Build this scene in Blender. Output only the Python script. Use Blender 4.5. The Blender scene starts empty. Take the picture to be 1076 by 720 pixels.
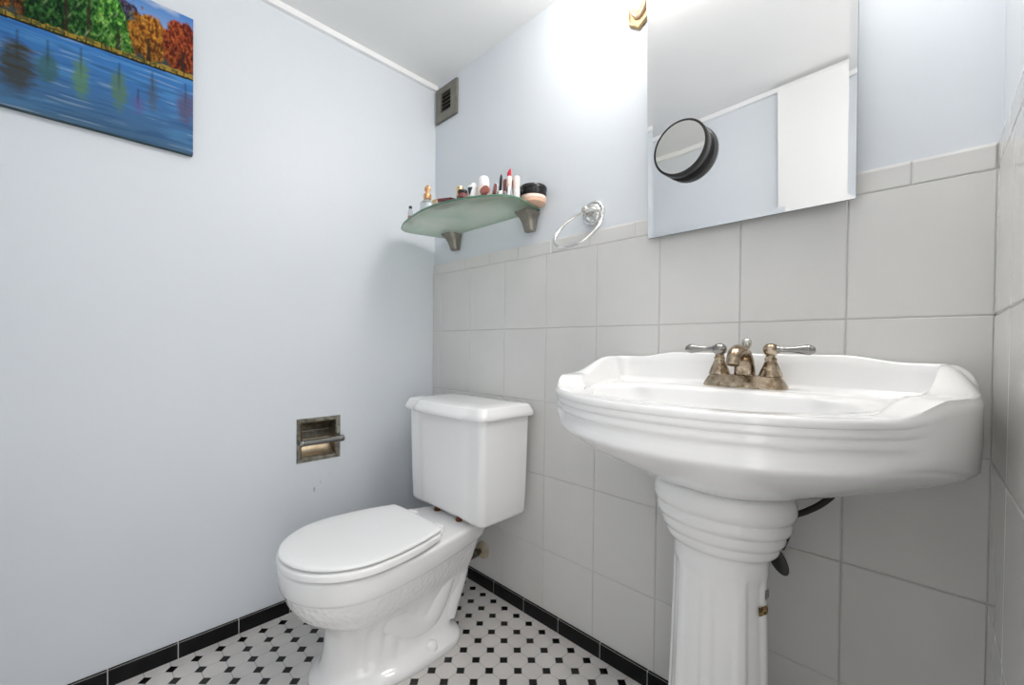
import bpy, bmesh, math, random
import numpy as np
from math import sin, cos, pi, sqrt, atan2, radians
from mathutils import Vector, Matrix

random.seed(7)
SC = bpy.context.scene
COL = SC.collection

# ------------------------------------------------------------------ helpers
class MB:
    """collects vertices and faces, builds one mesh object"""
    def __init__(s): s.v = []; s.f = []; s.m = []
    def add(s, vs, fs, mi=0):
        o = len(s.v); s.v += [tuple(map(float, p)) for p in vs]
        s.f += [tuple(i + o for i in f) for f in fs]; s.m += [mi] * len(fs)
    def box(s, a, b, mi=0):
        x0, y0, z0 = a; x1, y1, z1 = b
        s.add([(x0,y0,z0),(x1,y0,z0),(x1,y1,z0),(x0,y1,z0),(x0,y0,z1),(x1,y0,z1),(x1,y1,z1),(x0,y1,z1)],
              [(3,2,1,0),(4,5,6,7),(0,1,5,4),(1,2,6,5),(2,3,7,6),(3,0,4,7)], mi)
    def rbox(s, a, b, r, mi=0, seg=2):
        """box with bevelled edges"""
        bm = bmesh.new(); bmesh.ops.create_cube(bm, size=1)
        c = [(p + q) / 2 for p, q in zip(a, b)]; d = [abs(q - p) for p, q in zip(a, b)]
        for v in bm.verts: v.co = Vector([c[i] + v.co[i] * d[i] for i in range(3)])
        bmesh.ops.bevel(bm, geom=bm.edges[:], offset=r, segments=seg, profile=.5, affect='EDGES')
        s.bm(bm, mi)
    def bm(s, bm, mi=0, mat=None):
        bm.verts.index_update()
        vs = [(mat @ v.co if mat else v.co) for v in bm.verts]
        s.add(vs, [[v.index for v in f.verts] for f in bm.faces], mi); bm.free()
    def loft(s, rings, cap0=True, cap1=True, mi=0, closed=True):
        n = len(rings[0]); vs = [p for r in rings for p in r]; fs = []
        for k in range(len(rings) - 1):
            for i in range(n if closed else n - 1):
                j = (i + 1) % n
                fs.append((k*n+i, k*n+j, (k+1)*n+j, (k+1)*n+i))
        if cap0: fs.append(tuple(range(n - 1, -1, -1)))
        if cap1: fs.append(tuple((len(rings)-1)*n + i for i in range(n)))
        s.add(vs, fs, mi)
    def lathe(s, prof, n=32, mat=None, mi=0, cap=True, sx=1, sy=1):
        """prof: list of (r,z) about local z"""
        rings = [[Vector((r*cos(2*pi*i/n)*sx, r*sin(2*pi*i/n)*sy, z)) for i in range(n)] for r, z in prof]
        if mat: rings = [[mat @ p for p in r] for r in rings]
        s.loft(rings, cap, cap, mi)
    def tube(s, path, rad, n=12, closed=False, mi=0, flat=1.0):
        P = [Vector(p) for p in path]; m = len(P)
        R = rad if isinstance(rad, (list, tuple)) else [rad] * m
        rings = []; up = None
        for i in range(m):
            if closed: t = (P[(i+1) % m] - P[i-1])
            else: t = P[min(i+1, m-1)] - P[max(i-1, 0)]
            t.normalize()
            if up is None:
                up = Vector((0,0,1)) if abs(t.z) < .9 else Vector((1,0,0))
            a = (up - t * up.dot(t)).normalized(); b = t.cross(a); up = a
            rings.append([P[i] + a*(R[i]*cos(2*pi*k/n)) + b*(R[i]*flat*sin(2*pi*k/n)) for k in range(n)])
        if closed: rings.append(rings[0]); s.loft(rings, False, False, mi)
        else: s.loft(rings, True, True, mi)
    def build(s, name, mats, parent=None, smooth=True, angle=40, sub=0, loc=None):
        me = bpy.data.meshes.new(name); me.from_pydata(s.v, [], s.f)
        if not isinstance(mats, (list, tuple)): mats = [mats]
        for m in mats: me.materials.append(m)
        me.polygons.foreach_set('material_index', s.m)
        bm = bmesh.new(); bm.from_mesh(me)
        bmesh.ops.remove_doubles(bm, verts=bm.verts, dist=1e-6)
        bmesh.ops.recalc_face_normals(bm, faces=bm.faces); bm.to_mesh(me); bm.free()
        if smooth:
            me.shade_smooth() if hasattr(me, 'shade_smooth') else None
            if angle < 179: me.set_sharp_from_angle(angle=radians(angle))
        o = bpy.data.objects.new(name, me); COL.objects.link(o)
        if loc is not None: o.location = loc
        if parent is not None:
            o.parent = parent
            o.matrix_parent_inverse = Matrix.Translation(-Vector(parent.location)) if not parent.get('rotated') else Matrix.Identity(4)
        if sub:
            md = o.modifiers.new('Subdivision', 'SUBSURF'); md.levels = sub; md.render_levels = sub
        return o

def thing(name, label, cat, loc=(0,0,0), group=None):
    o = bpy.data.objects.new(name, None); COL.objects.link(o); o.location = loc; o.empty_display_size = .05
    o['label'] = label; o['category'] = cat
    if group: o['group'] = group
    return o
def tag(o, label, cat, group=None):
    o['label'] = label; o['category'] = cat
    if group: o['group'] = group
    return o
def struct(o, label=None, cat='structure'):
    o['kind'] = 'structure'
    if label: o['label'] = label; o['category'] = cat
    return o
def smoothstep(a, b, x):
    t = max(0, min(1, (x - a) / (b - a))); return t*t*(3 - 2*t)

# ---------------------------------------------------------------- materials
def mat(name, col, rough=.5, metal=0, spec=.5, coat=0, trans=0, ior=1.45, alpha=1, emit=None, es=0):
    m = bpy.data.materials.new(name); m.use_nodes = True
    b = m.node_tree.nodes['Principled BSDF']
    b.inputs['Base Color'].default_value = (*col, 1); b.inputs['Roughness'].default_value = rough
    b.inputs['Metallic'].default_value = metal; b.inputs['Specular IOR Level'].default_value = spec
    b.inputs['Coat Weight'].default_value = coat; b.inputs['Coat Roughness'].default_value = .05
    b.inputs['Transmission Weight'].default_value = trans; b.inputs['IOR'].default_value = ior
    if emit: b.inputs['Emission Color'].default_value = (*emit, 1); b.inputs['Emission Strength'].default_value = es
    return m
def N(m, t): return m.node_tree.nodes.new(t)
def L(m, a, b): m.node_tree.links.new(a, b)
def BS(m): return m.node_tree.nodes['Principled BSDF']
def vary(m, c1, c2, scale=8, detail=4, bump=0, bscale=60, dist=.002, rough=None):
    """noise mix of two colours of the surface itself, with optional bump"""
    tc = N(m, 'ShaderNodeTexCoord'); nz = N(m, 'ShaderNodeTexNoise'); nz.inputs['Scale'].default_value = scale
    nz.inputs['Detail'].default_value = detail; L(m, tc.outputs['Object'], nz.inputs['Vector'])
    rp = N(m, 'ShaderNodeValToRGB'); rp.color_ramp.elements[0].position = .35; rp.color_ramp.elements[1].position = .65
    rp.color_ramp.elements[0].color = (*c1, 1); rp.color_ramp.elements[1].color = (*c2, 1)
    L(m, nz.outputs['Fac'], rp.inputs['Fac']); L(m, rp.outputs['Color'], BS(m).inputs['Base Color'])
    if rough:
        mr = N(m, 'ShaderNodeMapRange'); mr.inputs['To Min'].default_value = rough[0]; mr.inputs['To Max'].default_value = rough[1]
        L(m, nz.outputs['Fac'], mr.inputs['Value']); L(m, mr.outputs['Result'], BS(m).inputs['Roughness'])
    if bump:
        n2 = N(m, 'ShaderNodeTexNoise'); n2.inputs['Scale'].default_value = bscale; L(m, tc.outputs['Object'], n2.inputs['Vector'])
        bp = N(m, 'ShaderNodeBump'); bp.inputs['Strength'].default_value = bump; bp.inputs['Distance'].default_value = dist
        L(m, n2.outputs['Fac'], bp.inputs['Height']); L(m, bp.outputs['Normal'], BS(m).inputs['Normal'])
    return m

WALLC = (.67, .704, .745)
M = {}
M['wall'] = vary(mat('blue_wall_paint', WALLC, .42, spec=.32), (.660,.696,.737), (.677,.711,.751), 2.2, 3, bump=.10, bscale=26, dist=.004)
M['ceil'] = vary(mat('white_ceiling_paint', (.78,.78,.775), .7, spec=.2), (.86,.86,.855), (.88,.88,.875), 3, 3)
M['white_paint'] = mat('white_trim_paint', (.86,.86,.86), .4, spec=.4)
M['tile'] = vary(mat('warm_grey_glazed_tile', (.6,.59,.57), .3, spec=.5), (.645,.640,.625), (.672,.666,.652), 6, 4, bump=.06, bscale=14, dist=.004)
M['tile_gloss'] = vary(mat('glossy_grey_wall_tile', (.6,.59,.57), .06, spec=.8), (.645,.640,.625), (.672,.666,.652), 6, 4, bump=.02, bscale=10, dist=.003)
M['grout'] = mat('grey_wall_grout', (.56,.55,.535), .85, spec=.1)
M['octa'] = vary(mat('white_octagon_tile', (.66,.63,.61), .3), (.63,.605,.59), (.69,.665,.645), 11, 3)
M['dot'] = mat('black_dot_tile', (.006,.006,.006), .25)
M['fgrout'] = mat('grey_floor_grout', (.30,.29,.275), .9, spec=.1)
M['black_tile'] = vary(mat('black_glazed_trim_tile', (.005,.005,.006), .3, spec=.25), (.004,.004,.005), (.008,.008,.009), 30, 3)
M['white_grout'] = mat('pale_base_grout', (.55,.54,.52), .8, spec=.1)
M['porc'] = mat('white_vitreous_china', (.88,.88,.88), .12, spec=.5, coat=.3)
M['seat'] = mat('white_seat_enamel', (.89,.89,.89), .22, spec=.5)
M['nickel'] = vary(mat('worn_nickel', (.55,.53,.49), .25, 1), (.50,.48,.44), (.62,.60,.56), 30, 4)
M['chrome'] = mat('polished_chrome', (.82,.81,.79), .12, 1)
M['bronze'] = vary(mat('tarnished_brass', (.40,.31,.21), .28, 1), (.25,.18,.115), (.56,.47,.36), 70, 6, rough=(.14, .36))
M['steel'] = mat('satin_grey_metal', (.30,.29,.28), .24, 1)
M['pewter'] = vary(mat('antique_pewter', (.30,.28,.24), .4, 1), (.26,.24,.20), (.36,.34,.29), 25, 3)
M['tp_metal'] = vary(mat('aged_nickel_plate', (.36,.34,.29), .26, 1), (.24,.22,.18), (.46,.43,.37), 60, 5)
M['tp_dark'] = vary(mat('dull_recess_metal', (.14,.125,.10), .35, 1), (.10,.09,.07), (.24,.22,.18), 40, 4)
M['tp_warm'] = vary(mat('worn_recess_warm_reflection', (.66,.53,.36), .45, .75), (.50,.39,.26), (.66,.55,.40), 40, 4)  # warm tint paints in the floor's reflection on the curved recess metal
M['black_plastic'] = mat('black_plastic', (.012,.012,.011), .32)
M['rubber'] = mat('black_rubber_hose', (.015,.015,.015), .5)
M['mirror'] = mat('silvered_glass', (.90,.905,.91), .0, 1)
M['mirror_edge'] = mat('dark_mirror_edge', (.05,.06,.06), .4)
M['rust'] = vary(mat('rusty_bolt', (.16,.05,.02), .8, .2), (.10,.035,.02), (.24,.085,.03), 200, 3)
M['dark'] = mat('painted_duct_shade', (.012,.011,.010), .8)
M['vent'] = vary(mat('taupe_vent_metal', (.20,.19,.165), .5, .3), (.185,.175,.15), (.22,.21,.185), 40, 3)
M['vent_slat'] = mat('brown_vent_slat', (.11,.085,.06), .5, .4)
M['cream'] = vary(mat('cream_enamel', (.78,.60,.44), .4), (.66,.49,.35), (.70,.54,.40), 20, 3)
M['gold'] = vary(mat('gilded_metal', (.62,.45,.22), .5, .4), (.34,.23,.10), (.55,.41,.22), 60, 3)
M['escut'] = vary(mat('yellowed_plastic', (.50,.43,.32), .5), (.44,.37,.27), (.56,.49,.38), 60, 3)

def g_shelf():
    m = mat('frosted_green_glass', (.52,.60,.52), .35, spec=.5)
    tc = N(m,'ShaderNodeTexCoord'); nz = N(m,'ShaderNodeTexNoise'); nz.inputs['Scale'].default_value = 7; nz.inputs['Detail'].default_value = 4
    nz.inputs['Distortion'].default_value = .6
    L(m, tc.outputs['Object'], nz.inputs['Vector'])
    rp = N(m,'ShaderNodeValToRGB'); e = rp.color_ramp.elements
    e[0].position = .3; e[0].color = (.62,.76,.62,1); e[1].position = .68; e[1].color = (.93,.95,.86,1)
    x = rp.color_ramp.elements.new(.5); x.color = (.80,.90,.78,1)
    L(m, nz.outputs['Fac'], rp.inputs['Fac']); L(m, rp.outputs['Color'], BS(m).inputs['Base Color'])
    BS(m).inputs['Transmission Weight'].default_value = .9; BS(m).inputs['Roughness'].default_value = .5
    return m
M['shelf'] = g_shelf()
M['shelf_edge'] = mat('green_glass_edge', (.10,.22,.15), .12, spec=.6)

# scuff marks on the left wall paint: two small worn spots
def scuffs(m):
    nt = m.node_tree; geo = N(m, 'ShaderNodeNewGeometry')
    base = BS(m).inputs['Base Color'].links[0].from_socket
    out = base
    for (c, r, s) in (((0,-.509,.411), (.006,.0035,.011), .55), ((0,-.487,.433), (.0045,.002,.007), .35), ((0,-.452,.452), (.003,.002,.004), .2)):
        sb = N(m,'ShaderNodeVectorMath'); sb.operation = 'SUBTRACT'; sb.inputs[1].default_value = c; L(m, geo.outputs['Position'], sb.inputs[0])
        dv = N(m,'ShaderNodeVectorMath'); dv.operation = 'DIVIDE'; dv.inputs[1].default_value = (1, r[1], r[2]); L(m, sb.outputs[0], dv.inputs[0])
        ln = N(m,'ShaderNodeVectorMath'); ln.operation = 'LENGTH'; L(m, dv.outputs[0], ln.inputs[0])
        mr = N(m,'ShaderNodeMapRange'); mr.inputs['From Min'].default_value = .4; mr.inputs['From Max'].default_value = 1.2
        mr.inputs['To Min'].default_value = s; mr.inputs['To Max'].default_value = 0; L(m, ln.outputs['Value'], mr.inputs['Value'])
        mx = N(m,'ShaderNodeMixRGB'); mx.inputs['Color2'].default_value = (.12,.12,.13,1); L(m, mr.outputs['Result'], mx.inputs['Fac']); L(m, out, mx.inputs['Color1'])
        out = mx.outputs['Color']
    L(m, out, BS(m).inputs['Base Color'])
M['wall_scuffed'] = vary(mat('blue_wall_paint_scuffed', WALLC, .42, spec=.32), (.660,.696,.737), (.677,.711,.751), 2.2, 3, bump=.10, bscale=26, dist=.004)
scuffs(M['wall_scuffed'])

# --------------------------------------------------------------------- room
XR, YF, ZC = 1.657, -1.32, 2.085         # right wall, front wall, ceiling
TW, TH, TA, CAPZ, CAPH = .2, .25, .2568, 1.25, .047
DY0, DY1, DZ = -1.30, -.80, 2.03          # doorway in the right wall (the photographer stands in it)

def slab(name, boxes, m, label):
    b = MB()
    for q in boxes: b.box(*q)
    return struct(b.build(name, m, smooth=False), label, 'wall' if 'wall' in name else name)
slab('wall_left', [((-.1, YF-.1, -.1), (0, -.5707, ZC+.1)), ((-.1, -.4157, -.1), (0, .1, ZC+.1)),
                   ((-.1, -.5707, -.1), (0, -.4157, .519)), ((-.1, -.5707, .672), (0, -.4157, ZC+.1)), ((-.1,-.5707,.519),(-.075,-.4157,.672))], M['wall_scuffed'], 'pale blue painted wall on the left, carrying the lake painting')
slab('wall_back', [((0, .006, -.1), (XR+.1, .1, ZC+.1))], M['wall'], 'pale blue painted back wall above the grey tiles')
slab('wall_right', [((XR+.006, DY1, -.1), (XR+.1, .006, ZC+.1)), ((XR+.006, YF-.1, -.1), (XR+.1, DY0, ZC+.1)), ((XR+.006, DY0, DZ), (XR+.1, DY1, ZC+.1))], M['wall'], 'pale blue wall on the right above glossy grey tiles')
slab('wall_front', [((0, YF-.1, -.1), (XR+.006, YF, ZC+.1))], M['wall'], 'pale blue wall opposite the mirror, seen only in reflection')
slab('ceiling', [((-.1, YF-.1, ZC), (XR+.1, .1, ZC+.1))], M['ceil'], 'flat white painted ceiling')

def crown(name, pts, label):
    b = MB(); b.box(*pts); return struct(b.build(name, M['white_paint'], smooth=False), label, 'trim')
crown('trim_1', ((0, YF, ZC-.021), (.016, .006, ZC)), 'thin white ceiling strip along the left wall')
crown('trim_2', ((.016, YF, ZC-.022), (XR, YF+.014, ZC)), 'thin white ceiling strip along the wall opposite the mirror')

# floor: octagon and dot tiles
def floor():
    b = MB(); S = .0586; X0, Y0 = -.0138, .0188; h = .0112     # h: half of the dot diagonal along the axes
    b.box((-.1, YF-.1, -.06), (XR+.1, .1, -.0012), 0)
    g = .0008
    q = h + .0036
    def clip(poly, lim):
        for ax, sgn, val in lim:
            out = []
            for i in range(len(poly)):
                a, c = poly[i], poly[(i+1) % len(poly)]
                da, dc = sgn*(a[ax]-val), sgn*(c[ax]-val)
                if da <= 0: out.append(a)
                if da*dc < 0:
                    t = da/(da-dc); out.append((a[0]+t*(c[0]-a[0]), a[1]+t*(c[1]-a[1])))
            poly = out
            if len(poly) < 3: return []
        return poly
    lim = [(0,-1,.0), (0,1,XR), (1,-1,YF), (1,1,0.)]
    def prism(poly, z, mi):
        poly = clip(poly, lim)
        if len(poly) < 3: return
        n = len(poly); c = (sum(p[0] for p in poly)/n, sum(p[1] for p in poly)/n)
        def ins(k): return [(p[0]+(c[0]-p[0])*k, p[1]+(c[1]-p[1])*k) for p in poly]
        b.loft([[(x,y,-.0012) for x,y in poly], [(x,y,z-.0004) for x,y in poly], [(x,y,z) for x,y in ins(.035)]], False, True, mi)
    d = .0143
    for i in range(-1, int(XR/S)+3):
        for j in range(int(YF/S)-3, 2):
            x, y = X0+i*S, Y0+j*S                                  # a dot centre
            prism([(x+d,y),(x,y+d),(x-d,y),(x,y-d)], .0002, 2)
            cx, cy, k = x+S/2, y+S/2, S/2-g; c = S/2 - d - 2*g
            prism([(cx+k,cy-c),(cx+k,cy+c),(cx+c,cy+k),(cx-c,cy+k),(cx-k,cy+c),(cx-k,cy-c),(cx-c,cy-k),(cx+c,cy-k)], 0, 1)
    return struct(b.build('floor', [M['fgrout'], M['octa'], M['dot']], smooth=False), 'white octagon floor tiles with small black dots', 'floor')
floor()

# wainscot tiles: real bevelled tiles over a grout bed
def tile_wall(name, axis, spans, zs, m, label, cap_joints):
    b = MB(); g = .0011; bev = .0016
    def put(u0, u1, z0, z1, mi=1, lip=0):
        if u1-u0 < .006: return
        u0 += g; u1 -= g; z0 += g; z1 -= g
        def P(u, z, dpt):                                          # dpt: distance in front of the wall
            return (u, .005-dpt, z) if axis == 'y' else (XR+.005-dpt, u, z)
        r0 = [P(u0,z0,-.003), P(u1,z0,-.003), P(u1,z1,-.003), P(u0,z1,-.003)]
        r1 = [P(u0,z0,.0036), P(u1,z0,.0036), P(u1,z1,.0036), P(u0,z1,.0036)]
        k = bev
        r2 = [P(u0+k,z0+k,.005), P(u1-k,z0+k,.005), P(u1-k,z1-k-lip,.005), P(u0+k,z1-k-lip,.005)]
        b.loft([r0, r1, r2], False, True, mi)
    us = spans
    for a, c in zip(us[:-1], us[1:]):
        for z0, z1 in zip(zs[:-1], zs[1:]): put(a, c, z0, z1)
    for a, c in zip(cap_joints[:-1], cap_joints[1:]): put(a, c, CAPZ, CAPZ+CAPH, 1, .004)
    if axis == 'y': b.box((0, .0022, 0), (XR, .006, CAPZ+CAPH-.002), 0)
    else: b.box((XR+.0022, us[0], 0), (XR+.006, us[-1], CAPZ+CAPH-.002), 0)
    return struct(b.build(name, [M['grout'], m], smooth=False), label, 'tiled wall')
zs = [0, .25, .5, .75, 1.0, 1.25]
ux = [0.0, .0568] + [TA + k*TW for k in range(0, 8)]
ux[-1] = XR+.0015
tile_wall('trim_3', 'y', ux, zs, M['tile'], 'warm grey wall tiles with a narrow cap row on the back wall',
          [0, .219, .372, .524, .677, .829, .982, 1.134, 1.287, 1.439, 1.55, XR])
uy = [DY1, -.6, -.4, -.2, .004]
tile_wall('trim_4', 'x', uy, zs, M['tile_gloss'], 'glossy grey wall tiles on the right wall by the sink', [DY1, -.61, -.457, -.305, -.152, .004])

# black tile baseboards
def base(name, axis, joints, label):
    b = MB(); T = .008; H = .0475
    for a, c in zip(joints[:-1], joints[1:]):
        a += .0013; c -= .0013
        prof = [(0,0), (T,0), (T,H-.004), (T-.002,H-.001), (T-.004,H), (0,H)]
        if axis == 'left': r = [[(p, u, z) for p, z in prof] for u in (a, c)]
        elif axis == 'back': r = [[(u, -p, z) for p, z in prof] for u in (a, c)]
        else: r = [[(XR-p, u, z) for p, z in prof] for u in (a, c)]
        b.loft(r, True, True, 1)
    j0, j1 = joints[0], joints[-1]
    if axis == 'left': b.box((0, j0, 0), (T-.0012, j1, H-.0015))
    elif axis == 'back': b.box((j0, -T+.0012, 0), (j1, 0, H-.0015))
    else: b.box((XR-T+.0012, j0, 0), (XR, j1, H-.0015))
    return struct(b.build(name, [M['white_grout'], M['black_tile']], smooth=False), label, 'baseboard')
base('baseboard_left', 'left', [YF, -1.203, -1.0505, -.8992, -.7447, -.592, -.439, -.286, -.133, 0], 'black tile skirting along the left wall')
base('baseboard_back', 'back', [.008, .117, .269, .4212, .5758, .7296, .8893, 1.0414, 1.194, 1.346, 1.499, XR-.008], 'black tile skirting along the back wall')
base('baseboard_right', 'right', [DY1, -.61, -.457, -.305, -.152, 0], 'black tile skirting along the right wall')

# the open door, folded back on the wall opposite the mirror
def door():
    b = MB(); y0, y1 = YF+.018, YF+.054
    b.rbox((.958, y0, .012), (1.62, y1, 2.055), .003)
    d = b.build('door_1', mat('white_door_paint', (.74,.74,.735), .4, spec=.3), smooth=False); struct(d, 'plain white door standing open, seen in the mirror', 'door')
    k = MB(); mt = Matrix.Translation((1.0, y1, .95)) @ Matrix.Rotation(-pi/2, 4, 'X')
    k.lathe([(.026,0),(.026,.006),(.011,.010),(.010,.03),(.024,.038),(.027,.05),(.02,.062),(0.001,.064)], 24, Matrix.Translation((1.0, y1, .95)) @ Matrix.Rotation(-pi/2, 4, 'X') @ Matrix.Scale(-1, 4, (0,0,1)))
    k.build('door_handle', M['nickel'], d)
    c = MB()
    c.box((XR-.012, DY1, 0), (XR+.1, DY1+.06, DZ+.05)); c.box((XR-.012, DY0-.018, 0), (XR+.1, DY0, DZ+.05)); c.box((XR-.012, DY0, DZ), (XR+.1, DY1, DZ+.05))
    struct(c.build('trim_5', M['white_paint'], smooth=False), 'white casing around the doorway on the right', 'trim')
door()

# ----------------------------------------------------------------- painting
def painting():
    y0, y1, z0, z1, T = -1.296, -.868, 1.493, 1.891, .02
    root = thing('wall_painting', 'unframed canvas painting of autumn trees reflected in a blue lake, on the left wall', 'painting', (0, (y0+y1)/2, z0))
    W, H = y1-y0, z1-z0; nx, nz = 300, 270
    rng = np.random.default_rng(3)
    yy = np.linspace(0, W, nx); zz = np.linspace(0, H, nz)
    X, Z = np.meshgrid(yy, zz)
    def noise(sx, sz, seed, oct=3):
        r = np.random.default_rng(seed); out = np.zeros_like(X); a = 1
        for o in range(oct):
            gx, gz = int(W*sx*2**o)+3, int(H*sz*2**o)+3
            g = r.random((gz, gx)); u = X/W*(gx-2); v = Z/H*(gz-2)
            i, j = u.astype(int), v.astype(int); fu, fv = u-i, v-j
            fu, fv = fu*fu*(3-2*fu), fv*fv*(3-2*fv)
            out += a*((g[j,i]*(1-fu)+g[j,i+1]*fu)*(1-fv)+(g[j+1,i]*(1-fu)+g[j+1,i+1]*fu)*fv); a *= .5
        return out/1.75
    def C(*c): return np.array(c)[None,None,:]
    def mix(img, c, a): return img*(1-a[...,None]) + c*a[...,None]
    def Y(y): return y - y0
    wl = (1.701 + .011*(X+y0+1.23)/.36) - z0                     # waterline
    t = np.clip((Z-wl)/(H-wl), 0, 1)
    sky = C(.62,.80,.95)*(1-t[...,None]) + C(.09,.28,.72)*t[...,None]
    img = mix(sky, C(.85,.9,.95), np.clip((noise(14,20,1)-.55)*3, 0, .7))
    # far foliage and trees
    ns, nf = noise(60,60,2), noise(150,150,4)
    ang = noise(40, 160, 9)
    def tree(yc, zb, zt, w, dark, mid, light, seed, shape='round', trunk=True):
        nonlocal img
        n1 = noise(70,70,seed); n2 = noise(260,110,seed+50)
        u = (X-Y(yc))/w; v = (Z-(zb-z0))/(zt-zb)
        if shape == 'cone': r = np.abs(u)/np.clip(1.02-v, .02, 1)**.75 + .5*(n1-.5)
        else: r = np.sqrt(u**2+((v-.55)/.5)**2) + .55*(n1-.5)
        a = np.clip((1.0-r)*7, 0, 1)*(v > 0)*(v < 1.12)
        c = (C(*dark)*(1-np.clip((n2-.40)*9,0,1))[...,None] + C(*mid)*np.clip((n2-.40)*9,0,1)[...,None])*(1-np.clip((n2-.60)*8,0,1))[...,None] + C(*light)*np.clip((n2-.60)*8,0,1)[...,None]
        c = c*(.45+.95*np.clip(1.5*nf-.3,0,1))[...,None]*(.62+.5*np.clip(v,0,1))[...,None]
        img = mix(img, c, a)
        if trunk:
            ta = (np.abs(X-Y(yc) + .004*(n1-.5)) < .0035 + .004*np.clip(.4-v, 0, 1))*(v > -.03)*(v < .5)*.85
            img = mix(img, C(.035,.022,.015), ta.astype(float))
    img = mix(img, C(.02,.035,.018)*np.ones_like(img), ((Z > wl)*(Z < wl+.035+.05*ns+.05*(X < Y(-.985)))*.95).astype(float))
    tree(-1.01, 1.73, 1.862, .026, (.045,.035,.075), (.09,.07,.13), (.16,.13,.2), 11)
    for yc, zb, zt, w, s, col in ((-1.285,1.70,1.89,.05,20,'br'), (-1.235,1.70,1.87,.035,21,'or'), (-1.19,1.70,1.90,.04,22,'br'), (-1.16,1.705,1.93,.045,23,'gd'),
                                  (-1.125,1.705,1.95,.05,24,'gd'), (-1.085,1.705,1.94,.045,25,'gm'), (-1.045,1.71,1.885,.045,26,'gl'), (-1.03,1.71,1.85,.04,27,'gl')):
        pal = {'br':((.05,.018,.008),(.22,.07,.015),(.42,.16,.03)), 'or':((.10,.03,.01),(.42,.15,.02),(.60,.28,.05)), 'gd':((.006,.03,.012),(.025,.13,.03),(.09,.28,.06)),
               'gm':((.01,.06,.015),(.05,.22,.04),(.18,.42,.10)), 'gl':((.02,.11,.02),(.09,.36,.04),(.34,.62,.14))}[col]
        tree(yc, zb, zt, w, *pal, s, 'cone' if col[0] == 'g' else 'round')
    tree(-.968, 1.712, 1.852, .046, (.20,.06,.01), (.50,.19,.02), (.68,.32,.05), 31)
    tree(-.892, 1.708, 1.862, .050, (.13,.018,.01), (.36,.06,.018), (.55,.14,.03), 33)
    for k in range(46):                                              # brush flecks of light on the greens
        px, pz = rng.uniform(Y(-1.17), Y(-1.0)), rng.uniform(.215, .39)
        a = np.exp(-((X-px-.45*(Z-pz))/.0016)**2 - ((Z-pz)/.008)**2)*.42*(Z > wl+.012)
        img = mix(img, C(.45,.62,.30) if k % 2 else C(.16,.46,.08), a)
    # grassy bank
    bank = ((Z > wl-.001)*(Z < wl+.009+.012*ns)).astype(float)
    img = mix(img, np.where((nf > .5)[...,None], C(.46,.30,.04), C(.14,.13,.03)), bank*.92)
    for k in range(26):
        px = rng.uniform(0, W); hh = rng.uniform(.004, .022)
        a = ((np.abs(X-px) < .0012)*(Z > wl)*(Z < wl+hh)).astype(float)*.8; img = mix(img, C(.03,.03,.012), a)
    # water
    wn, wf = noise(5, 60, 6), noise(10, 160, 7)
    dpt = np.clip((wl-Z)/wl, 0, 1)
    water = C(.035,.19,.56)*(1-dpt[...,None]) + C(.055,.135,.25)*dpt[...,None]
    water = mix(water, C(.10,.34,.72), np.clip((wn-.5)*3, 0, .5)*(1-.6*dpt)); water = mix(water, C(.015,.08,.22), np.clip((.42-wf)*4, 0, .55))
    water = mix(water, C(.42,.55,.68), np.clip((wf-.68)*4, 0, .32))
    inw = (Z < wl-.002)
    def refl(yc, zt, zb, w, c, s, seed):
        nonlocal water
        n1 = noise(40, 130, seed)
        u = (X-Y(yc))/w; zc, hh = (zt+zb)/2-z0, (zt-zb)/2
        a = np.clip((1.05-np.sqrt(u**2+((Z-zc)/hh)**2)+.8*(n1-.5))*1.9, 0, 1)*min(1,s*1.12)*(.85+.4*(wf-.4))
        water = mix(water, C(*c), a)
        water = mix(water, C(.02,.03,.03), np.clip(1-np.abs(X-Y(yc)+.002*(n1-.5))/.004,0,1)*(Z < zt-z0+.015)*np.clip((Z-zc)/hh+.3,0,1)*.55)
    refl(-1.206, 1.665, 1.525, .036, (.045,.045,.025), .9, 60); refl(-1.157, 1.665, 1.56, .020, (.04,.12,.09), .75, 61)
    refl(-1.10, 1.675, 1.56, .020, (.10,.24,.10), .8, 62); refl(-1.028, 1.672, 1.555, .018, (.09,.20,.11), .8, 63)
    refl(-.99, 1.62, 1.56, .014, (.12,.10,.32), .5, 64); refl(-.96, 1.68, 1.58, .014, (.07,.11,.16), .7, 65); refl(-.886, 1.68, 1.57, .026, (.10,.07,.14), .75, 66)
    img = np.where(inw[...,None], water, img)
    img = mix(img, C(.012,.012,.012), ((np.abs(Z-wl) < .0026)*1.0))
    img = np.clip(img, 0, 1); img = np.where((Z < wl)[...,None], img*C(.88,.82,.76)+.006, img*C(.72,.72,.72)); img = np.clip(img, 0.002, 1)
    vs = np.stack([np.full(X.size, T), (X+y0).ravel(), (Z+z0).ravel()], 1)
    I = np.arange(nx*nz).reshape(nz, nx)
    fs = np.stack([I[:-1,:-1].ravel(), I[:-1,1:].ravel(), I[1:,1:].ravel(), I[1:,:-1].ravel()], 1)
    me = bpy.data.meshes.new('painted_canvas'); me.from_pydata(vs.tolist(), [], fs.tolist())
    at = me.color_attributes.new('paint', 'FLOAT_COLOR', 'POINT')
    at.data.foreach_set('color', np.concatenate([img.reshape(-1,3), np.ones((nx*nz,1))], 1).astype(np.float32).ravel())
    m = mat('oil_paint', (1,1,1), .5, spec=.15); a = N(m,'ShaderNodeVertexColor'); a.layer_name = 'paint'
    L(m, a.outputs['Color'], BS(m).inputs['Base Color']); me.materials.append(m)
    o = bpy.data.objects.new('painted_canvas', me); COL.objects.link(o); o.parent = root; o.matrix_parent_inverse = Matrix.Translation(-Vector(root.location))
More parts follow.
